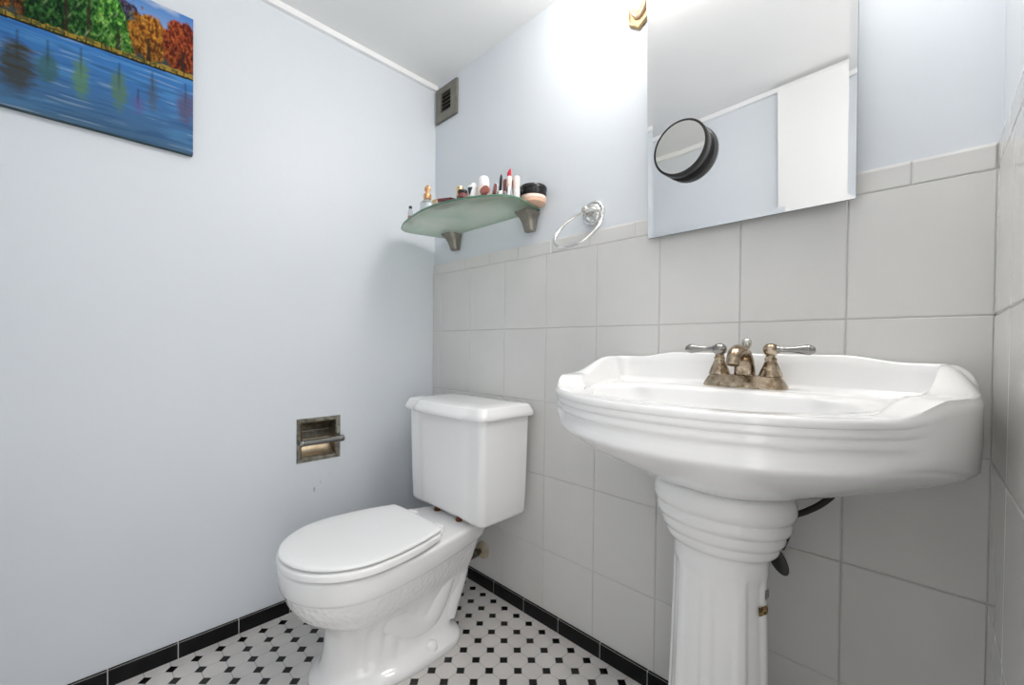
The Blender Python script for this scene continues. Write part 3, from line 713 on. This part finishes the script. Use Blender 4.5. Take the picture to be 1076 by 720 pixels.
    Q = O-nm*(inner+.016)[:,None]
    zq = dk
    rings.append([Vector((SX+p[0], -p[1], z)) for p, z in zip(Q*.35+be*.65, zq*.4+(ZR-.002)*.6)])
    rings.append(bowl(1.012, ZR-.0018)); rings.append(bowl(1.0, ZR-.0040)); rings.append(bowl(.985, ZR-.010)); rings.append(bowl(.955, ZR-.030))
    for k, z in ((.90,.800),(.82,.775),(.68,.752),(.50,.738),(.30,.729),(.12,.725),(.07,.724)): rings.append(bowl(k, z))
    b = MB(); b.loft(rings, True, True); b.build('basin', M['porc'], root, angle=70)
    dr = MB(); dr.lathe([(.0185,.7245),(.0195,.727),(.017,.7285),(.008,.7275),(.0005,.7275)], 28, Matrix.Translation((SX,-.305,0))); dr.build('drain', M['nickel'], root)
    # pedestal
    PX = SX-.0075; n = 160; FY = .74
    def sec(rx, ry, z, fl=0):
        out = []
        for i in range(n):
            t = 2*pi*i/n; f = 1
            if fl:
                q = abs(((t/(2*pi)*9+.25) % 1)-.5)*2                     # 0 centre of flute, 1 arris
                f = 1 - fl*1.35*(1-smoothstep(.45,.82,q))
            out.append(Vector((PX+rx*cos(t)*f, -SV+ry*sin(t)*f, z)))
        return out
    prof = [(.104,.648,0),(.122,.646,0),(.129,.640,0),(.1335,.628,0),(.1345,.614,0),(.1315,.602,0),(.1245,.5965,0),(.1232,.594,0),(.1265,.589,0),(.1270,.578,0),(.1240,.570,0),(.1175,.5665,0),(.1163,.564,0),
            (.117,.559,0),(.1165,.549,0),(.112,.541,0),(.1075,.538,0),(.1065,.536,0),(.1075,.532,0),(.1055,.523,0),(.1000,.516,0),(.0955,.5135,0),(.0915,.511,0),(.0900,.505,0),(.0895,.492,0),(.0896,.480,.0),
            (.0897,.474,.012),(.0898,.468,.026),(.0899,.462,.034),(.0905,.44,.040),(.0945,.30,.040),(.100,.14,.040),(.102,.115,.034),(.1022,.108,.02),(.1024,.10,0),(.104,.09,0),(.110,.085,0),(.114,.078,0),(.114,.066,0),(.118,.06,0),(.128,.055,0),(.130,.045,0),(.130,.004,0),(.128,0,0)]
    b = MB(); b.loft([sec(r_, r_*FY, .535+(z-.511)*.92 if z > .511 else z*.535/.511, f) for r_, z, f in prof]); b.build('pedestal', M['porc'], root, angle=55)
    # two little stickers on the column, facing right and front
    def sticker(t0, t1, z0, z1, m, name, lab):
        k = MB(); T = [t0+(t1-t0)*i/8 for i in range(9)]
        def rr(z): return .0897+(.0995-.0897)*max(0, (.47-z))/.33+.0009
        k.loft([[Vector((PX+rr(z)*cos(t), -SV+rr(z)*FY*sin(t), z)) for t in T] for z in (z0, z1)], False, False, closed=False)
        o = k.build(name, m, root); o['label'] = lab
    gs = mat('gold_foil_sticker', (.40,.27,.10), .45, .3); tc = N(gs,'ShaderNodeTexCoord'); wv = N(gs,'ShaderNodeTexNoise'); wv.inputs['Scale'].default_value = 150
    L(gs, tc.outputs['Object'], wv.inputs['Vector']); rp = N(gs,'ShaderNodeValToRGB'); rp.color_ramp.elements[0].position = .45; rp.color_ramp.elements[0].color = (.10,.055,.02,1); rp.color_ramp.elements[1].position = .55; rp.color_ramp.elements[1].color = (.55,.38,.14,1)
    L(gs, wv.outputs['Fac'], rp.inputs['Fac']); L(gs, rp.outputs['Color'], BS(gs).inputs['Base Color'])
    sticker(radians(-27), radians(-5), .434, .451, gs, 'sticker', 'small gold foil sticker')
    gg = mat('grey_sticker', (.30,.30,.30), .5); nz = N(gg,'ShaderNodeTexVoronoi'); nz.inputs['Scale'].default_value = 260; tc = N(gg,'ShaderNodeTexCoord'); L(gg, tc.outputs['Object'], nz.inputs['Vector'])
    rp = N(gg,'ShaderNodeValToRGB'); rp.color_ramp.elements[0].position = .3; rp.color_ramp.elements[0].color = (.10,.10,.10,1); rp.color_ramp.elements[1].color = (.6,.6,.6,1)
    L(gg, nz.outputs['Distance'], rp.inputs['Fac']); L(gg, rp.outputs['Color'], BS(gg).inputs['Base Color'])
    sticker(radians(-14), radians(0), .462, .480, gg, 'sticker', 'small grey seal sticker')
sink()

# ------------------------------------------------------------------ faucet
def faucet():
    X0, V0, Z0 = SX+.009, .088, .8565
    r = thing('sink_faucet', 'tarnished brass two-handle faucet with grey metal levers on the sink ledge', 'faucet', (X0, -V0, Z0))
    def rr(hx, hy, z, e=4, n=64):
        out = []
        for i in range(n):
            t = 2*pi*i/n; c, s = cos(t), sin(t)
            out.append((X0+hx*math.copysign(abs(c)**(2/e), c), -V0+hy*math.copysign(abs(s)**(2/e), s), z))
        return out
    b = MB(); b.loft([rr(.0805,.029,Z0-.002), rr(.0815,.030,Z0+.001), rr(.0805,.0295,Z0+.004), rr(.076,.026,Z0+.012), rr(.071,.0225,Z0+.021), rr(.070,.0215,Z0+.0235), rr(.067,.019,Z0+.0245)])
    b.build('base_plate', M['bronze'], r, angle=40)
    ZB = Z0+.024
    for sg, nm in ((-1,'l'),(1,'r')):
        hx = X0+sg*.0505; c = Matrix.Translation((hx, -V0, ZB))
        h = MB(); h.lathe([(.0225,0),(.0215,.003),(.0205,.006),(.0185,.012),(.0155,.020),(.0125,.027),(.0105,.032),(.0115,.034),(.0115,.037),(.0095,.039),(.0092,.044)], 28, c, cap=True); hh = h.build('handle', M['bronze'], r, angle=50)
        k = MB(); k.lathe([(.0095,.0442),(.0125,.047),(.0145,.052),(.0148,.057),(.0135,.062),(.0095,.0665),(.004,.0685),(.0003,.069)], 28, c); k.build('hub', M['steel'] if sg < 0 else M['bronze'], hh)
        l = MB(); mt = Matrix.Translation((hx, -V0, ZB+.056)) @ Matrix.Rotation(sg*pi/2, 4, 'Y')
        l.lathe([(.008,.010),(.0075,.015),(.0052,.018),(.0052,.027),(.0060,.037),(.0080,.049),(.0102,.060),(.0106,.066),(.0092,.070),(.0080,.0705),(.0070,.0745),(.004,.0765),(.0003,.077)], 24, mt); l.build('lever', M['steel'], hh, angle=50)
    # spout
    s = MB(); P = [(0,.004,.0),(0,.003,.014),(0,-.001,.028),(0,-.011,.042),(0,-.027,.0515),(0,-.046,.053),(0,-.062,.048),(0,-.072,.039),(0,-.076,.030)]
    R = [.021,.0205,.0195,.0185,.0168,.0152,.0140,.0130,.0130]
    Pd = []; Rd = []
    for i in range(len(P)-1):
        for k in range(4):
            t = k/4
            p0,p1,p2,p3 = [Vector(P[max(0,min(len(P)-1,j))]) for j in (i-1,i,i+1,i+2)]
            Pd.append(Vector((X0,-V0,ZB))+.5*((2*p1)+(p2-p0)*t+(2*p0-5*p1+4*p2-p3)*t*t+(3*p1-p0-3*p2+p3)*t**3)); Rd.append(R[i]+(R[i+1]-R[i])*t)
    Pd.append(Vector((X0,-V0,ZB))+Vector(P[-1])); Rd.append(R[-1])
    s.tube(Pd, Rd, 28, flat=.82); s.build('spout', M['bronze'], r, angle=60)
    a = MB(); a.lathe([(.0125,0),(.0128,-.004),(.0115,-.007),(.009,-.007),(.0085,-.003)], 24, Matrix.Translation(Pd[-1]) @ Matrix.Rotation(radians(-18),4,'X')); a.build('aerator', M['bronze'], r)
    k = MB(); mt = Matrix.Translation((X0,-V0+.017,ZB)); k.lathe([(.0032,-.001),(.0032,.050),(.0055,.052),(.0045,.056),(.0085,.062),(.0100,.069),(.0088,.076),(.004,.0805),(.0003,.081)], 20, mt); k.build('lift_rod', M['nickel'], r)
faucet()

# under the sink: stop valve and supply hose
def sink_supply():
    r = thing('stop_valve', 'black water stop valve with oval handle on the wall behind the sink column', 'valve', (1.335, 0, .50))
    b = MB(); mt = Matrix.Translation((1.335,0,.512)) @ Matrix.Rotation(pi/2,4,'X')
    b.lathe([(.024,-.004),(.024,.003),(.014,.007),(.0095,.010),(.0095,.045),(.013,.047),(.013,.066),(.009,.068)], 24, mt); b.build('valve_body', M['rubber'], r, angle=50)
    h = MB(); mt = Matrix.Translation((1.357,-.060,.490)) @ Matrix.Rotation(radians(-33),4,'Y') @ Matrix.Rotation(radians(80),4,'X')
    h.lathe([(.010,-.007),(.0165,-.005),(.0185,0),(.0165,.005),(.010,.007)], 28, mt, sx=.85, sy=1.75); h.build('valve_handle', mat('dark_grey_valve_handle', (.045,.045,.045), .38), r)
    p = MB(); p.tube([(1.345,-.056,.512),(1.362,-.056,.520),(1.368,-.056,.532)], [.008,.0095,.007], 12); p.build('outlet_nut', M['rubber'], r)
    t = MB(); P = [(1.366,-.056,.528),(1.372,-.055,.545),(1.374,-.06,.575),(1.385,-.06,.592),(1.405,-.06,.606),(1.43,-.06,.628),(1.45,-.065,.655),(1.452,-.07,.675)]
    Q = []
    for i in range(len(P)-1):
        for k in range(6):
            u = k/6; p0,p1,p2,p3 = [Vector(P[max(0,min(len(P)-1,j))]) for j in (i-1,i,i+1,i+2)]
            Q.append(.5*((2*p1)+(p2-p0)*u+(2*p0-5*p1+4*p2-p3)*u*u+(3*p1-p0-3*p2+p3)*u**3))
    t.tube(Q, .0062, 10); t.build('supply_hose', M['rubber'], r)
sink_supply()

# ------------------------------------------------------------------ toilet
TXC = .405
def toilet():
    root = thing('toilet', 'white two-piece toilet with closed lid in the corner', 'toilet', (TXC, -.4, 0))
    n = 56
    def ring(hr, hw, wb, wf, wc, z, rc=.04, flute=0, dx=0, front=2.0, qe=1.65):
        """outline: rear half-width hr at wb, widest hw at wc, rounded front at wf"""
        side = []
        for i in range(n+1):
            s = (1-cos(pi*i/n))/2; w = wb+(wf-wb)*s
            if w >= wc:
                q = (w-wc)/(wf-wc); h = hw*max(0, 1-q**front)**(1/front)
            else:
                q = (wc-w)/(wc-wb); h = hr+(hw-hr)*(1-q**qe)
            if w-wb < rc: k = 1-(w-wb)/rc; h *= max(0, 1-k**2.6)**(1/2.6)
            if flute and i not in (0, n):
                ph = s*9; h *= 1-flute*(.5+.5*cos(2*pi*ph))*smoothstep(.35,.6,s)
            side.append((h, w))
        pts = side + [(-h, w) for h, w in side[-2:0:-1]]
        return [Vector((TXC+dx+u, -w, z)) for u, w in pts]
    b = MB()
    L_ = [ # hr, hw, wb, wf, wc, z, flute
        (.132,.146,.222,.664,.42,0,0), (.135,.149,.219,.668,.42,.003,0), (.135,.149,.219,.668,.42,.016,0), (.132,.145,.222,.664,.42,.022,0), (.122,.132,.230,.650,.43,.029,0),
        (.108,.116,.238,.642,.44,.040,0), (.098,.107,.243,.636,.45,.055,.05), (.093,.103,.240,.631,.46,.08,.055), (.090,.101,.232,.628,.47,.11,.06), (.088,.101,.215,.627,.48,.132,.15),
        (.088,.103,.196,.629,.50,.150,.07), (.088,.109,.184,.638,.52,.165,.008), (.081,.120,.167,.650,.535,.182,0), (.080,.140,.155,.684,.545,.202,0), (.080,.157,.142,.708,.55,.226,0),
        (.080,.169,.130,.724,.555,.257,0), (.082,.174,.118,.731,.557,.283,0), (.083,.1755,.112,.733,.557,.287,0), (.084,.179,.106,.737,.557,.290,0), (.085,.181,.100,.740,.557,.296,0), (.087,.1825,.088,.742,.557,.318,0), (.088,.183,.075,.743,.557,.338,0), (.088,.182,.070,.742,.557,.346,0), (.085,.178,.074,.738,.557,.3495,0), (.076,.165,.085,.723,.557,.3505,0)]
    b.loft([ring(hr,hw,wb,wf,wc,z,.05 if z > .05 else .09,fl) for hr,hw,wb,wf,wc,z,fl in L_])
    # moulded trapway on both sides
    for sg in (-1, 1):
        P = [(.040,.53,.215),(.056,.47,.150),(.059,.41,.098),(.057,.355,.090),(.056,.315,.130),(.055,.285,.190),(.053,.252,.236),(.047,.222,.245),(.048,.212,.205),(.052,.228,.155),(.056,.255,.105),(.058,.275,.055)]
        R = [.052,.054,.051,.050,.050,.050,.049,.044,.042,.042,.042,.042]
        Q = []; RR = []
        for i in range(len(P)-1):
            for k in range(5):
                t = k/5; p0,p1,p2,p3 = [Vector(P[max(0,min(len(P)-1,j))]) for j in (i-1,i,i+1,i+2)]
                q = .5*((2*p1)+(p2-p0)*t+(2*p0-5*p1+4*p2-p3)*t*t+(3*p1-p0-3*p2+p3)*t**3)
                Q.append((TXC+sg*q.x, -q.y, q.z)); RR.append(R[i]+(R[i+1]-R[i])*t)
        b.tube(Q, RR, 20)
    pm = mat('white_vitreous_china_embossed', (.88,.88,.88), .12, spec=.5, coat=.3)
    tc = N(pm,'ShaderNodeTexCoord'); vo = N(pm,'ShaderNodeTexVoronoi'); vo.inputs['Scale'].default_value = 70; L(pm, tc.outputs['Object'], vo.inputs['Vector'])
    sx = N(pm,'ShaderNodeSeparateXYZ'); L(pm, tc.outputs['Object'], sx.inputs[0])
    mr = N(pm,'ShaderNodeMapRange'); mr.inputs['From Min'].default_value = .205; mr.inputs['From Max'].default_value = .22; L(pm, sx.outputs['Z'], mr.inputs['Value'])
    m2 = N(pm,'ShaderNodeMapRange'); m2.inputs['From Min'].default_value = .287; m2.inputs['From Max'].default_value = .280; L(pm, sx.outputs['Z'], m2.inputs['Value'])
    mu = N(pm,'ShaderNodeMath'); mu.operation = 'MULTIPLY'; L(pm, mr.outputs['Result'], mu.inputs[0]); L(pm, m2.outputs['Result'], mu.inputs[1])
    mu2 = N(pm,'ShaderNodeMath'); mu2.operation = 'MULTIPLY'; L(pm, mu.outputs[0], mu2.inputs[0]); L(pm, vo.outputs['Distance'], mu2.inputs[1])
    bp = N(pm,'ShaderNodeBump'); bp.inputs['Strength'].default_value = .35; bp.inputs['Distance'].default_value = .006; L(pm, mu2.outputs[0], bp.inputs['Height']); L(pm, bp.outputs['Normal'], BS(pm).inputs['Normal'])
    bowl = b.build('bowl', pm, root, angle=55)
    # tank: breakfront body, tapering down
    def trng(hw, vb, vf, z, bow, r=.022, lift=0):
        """rect with rounded corners and a forward centre bay of depth bow"""
        o = []
        cw = hw*.60
        def arc(cx, cy, a0, a1, rr): return [(cx+rr*cos(a0+(a1-a0)*k/6), cy+rr*sin(a0+(a1-a0)*k/6)) for k in range(7)]
        o += arc(-hw+r*.6, vb+r*.6, pi*1.5, pi, r*.6)[::1]
        o += arc(-hw+r, vf-r, pi, pi/2, r)
        nb = 24
        for k in range(nb+1):
            u = -hw+r+.004+(2*hw-2*r-.008)*k/nb
            e = smoothstep(cw+.010, cw-.006, abs(u)) if True else 0
            o.append((u, vf + bow*(1-smoothstep(cw-.010, cw+.010, abs(u)))*(.72+.28*(1-(u/cw)**2 if abs(u) < cw else 0))))
        o += arc(hw-r, vf-r, pi/2, 0, r)
        o += arc(hw-r*.6, vb+r*.6, 0, -pi/2, r*.6)
        return [Vector((TXC-.005+u, -v, z+lift*(1-smoothstep(cw-.035, cw+.030, abs(u))))) for u, v in o]
    t = MB()
    t.loft([trng(.192,.034,.221,.3645,.004,lift=.007), trng(.198,.030,.228,.368,.005,lift=.007), trng(.201,.028,.231,.378,.006,lift=.007), trng(.204,.026,.233,.45,.006), trng(.208,.025,.236,.60,.007), trng(.211,.024,.238,.700,.007), trng(.211,.024,.238,.706,.007)])
    tank = t.build('tank', M['porc'], root, angle=50)
    # the saddle that drops from the tank to the bowl deck
    s = MB(); s.loft([[Vector((TXC+.088*cos(a)*k, -.14+.062*sin(a)*k, z)) for a in [2*pi*i/40 for i in range(40)]] for k, z in ((.98,.3520),(1,.354),(1,.3725),(.99,.3735))]); s.build('gasket', M['porc'], root)
    l = MB()
    l.loft([trng(.212,.022,.240,.7063,.010), trng(.219,.017,.248,.7030,.014,.026), trng(.2235,.014,.2535,.7035,.017,.026), trng(.2255,.013,.2555,.708,.018,.026), trng(.2255,.013,.2555,.716,.018,.026), trng(.2225,.015,.2525,.724,.017,.026), trng(.219,.018,.248,.730,.016,.026), trng(.2165,.020,.246,.737,.015,.026), trng(.213,.023,.242,.7415,.015,.026), trng(.206,.030,.235,.7438,.014,.026), trng(.196,.040,.222,.7450,.012,.026), trng(.190,.045,.214,.7462,.011,.026), trng(.15,.07,.18,.7468,.006,.026)])
    l.build('tank_lid', M['porc'], root, angle=60)
    # seat and lid
    sdx = .012
    def sring(z, grow=0, g2=0): return ring(.134+grow, .178+grow+g2, .338-grow, .746+grow+g2, .562, z, .010, dx=sdx, qe=2)
    s = MB(); s.loft([sring(.3585,-.014), sring(.3590,-.006), sring(.3610,-.001,.004), sring(.3745,.0,.004), sring(.3785,-.002,.003), sring(.3800,-.007)]); s.build('seat', M['seat'], root, angle=60)
    s = MB(); s.loft([sring(.3845,-.012), sring(.3847,-.005), sring(.3862,-.001), sring(.3890,-.001), sring(.3915,-.003), sring(.3930,-.0065), sring(.3940,-.012), sring(.3955,-.032), sring(.3970,-.075)]); s.build('lid', M['seat'], root, angle=60)
    for sg in (-1, 1):
        for k in (1, ):
            bmp = MB(); bmp.rbox((TXC+sdx+sg*.085-.02, -.60, .3800), (TXC+sdx+sg*.085+.02, -.585, .3835), .001); bmp.build('bumper', M['seat'], root)
        h = MB(); h.rbox((TXC+sdx+sg*.075-.020, -.338, .3515), (TXC+sdx+sg*.075+.020, -.305, .379), .006, seg=3); h.build('hinge', M['seat'], root)
        c = MB(); mt = Matrix.Translation((TXC+sg*.124, -.362, .026)); c.lathe([(.0175,-.006),(.0175,.008),(.016,.015),(.011,.020),(.004,.022),(.0003,.022)], 28, mt); c.build('bolt_cap', M['porc'], root)
        g = MB(); g.lathe([(.011,.3508),(.011,.3600),(.0075,.3602),(.0075,.374)], 8, Matrix.Translation((TXC+sg*.062+.0, -.213, 0))); o = g.build('tank_bolt', M['rust'], root); o['label'] = 'rusty brown tank bolt'
toilet()

def toilet_supply():
    c = Vector((.353, 0, .142))
    r = thing('toilet_valve', 'dark angle valve on a yellowed wall flange behind the toilet', 'valve', c)
    mt = Matrix.Translation(c) @ Matrix.Rotation(pi/2,4,'X')
    b = MB(); b.lathe([(.033,-.004),(.033,.004),(.030,.012),(.020,.017),(.012,.018)], 32, mt); o = b.build('flange', M['escut'], r); o['label'] = 'yellowed wall flange'
    b = MB(); b.lathe([(.010,.0182),(.010,.032),(.016,.034),(.016,.055),(.011,.058)], 24, mt); b.build('valve_body', M['tp_dark'], r, angle=50)
    h = MB(); h.lathe([(.006,.0582),(.006,.064),(.019,.066),(.021,.070),(.019,.075),(.006,.077)], 24, mt, sx=1, sy=.7); h.build('valve_handle', M['rust'], r)
    P = [(.345,-.045,.150),(.325,-.045,.165),(.27,-.045,.20),(.235,-.06,.25),(.235,-.075,.31),(.235,-.08,.3715)]
    Q = []
    for i in range(len(P)-1):
        for k in range(6):
            u = k/6; p0,p1,p2,p3 = [Vector(P[max(0,min(len(P)-1,j))]) for j in (i-1,i,i+1,i+2)]
            Q.append(.5*((2*p1)+(p2-p0)*u+(2*p0-5*p1+4*p2-p3)*u*u+(3*p1-p0-3*p2+p3)*u**3))
    Q.append(Vector(P[-1]))
    t = MB(); t.tube(Q, .010, 12); t.build('supply_hose', mat('dark_teal_hose', (.03,.045,.06), .5), r)
toilet_supply()

# ------------------------------------------------------------- light and view
w = bpy.data.worlds.new('hall_light'); SC.world = w; w.use_nodes = True
w.node_tree.nodes['Background'].inputs['Color'].default_value = (1,.99,.98,1); w.node_tree.nodes['Background'].inputs['Strength'].default_value = 2.6

cam = bpy.data.cameras.new('camera'); co = bpy.data.objects.new('camera', cam); COL.objects.link(co); SC.camera = co
f_px, cyp, yaw, pit, rol = 442.582, 369.353, -.777284, -.01151, .010728
F = Vector((sin(yaw)*cos(pit), cos(yaw)*cos(pit), sin(pit))); R0 = Vector((cos(yaw), -sin(yaw), 0)); U0 = R0.cross(F)
Rv = cos(rol)*R0+sin(rol)*U0; Uv = -sin(rol)*R0+cos(rol)*U0
co.matrix_world = Matrix(((Rv.x,Uv.x,-F.x,1.57554),(Rv.y,Uv.y,-F.y,-1.09478),(Rv.z,Uv.z,-F.z,.93691),(0,0,0,1)))
cam.sensor_width = 36; cam.sensor_fit = 'HORIZONTAL'; cam.lens = f_px/1076*36; cam.shift_y = (cyp-360)/1076; cam.clip_start = .01
vs = SC.view_settings; vs.view_transform = 'Standard'; vs.look = 'None'; vs.gamma = 1; vs.exposure = 0.12; vs.use_curve_mapping = False
SC.cycles.use_denoising = True; SC.cycles.max_bounces = 10; SC.cycles.diffuse_bounces = 6
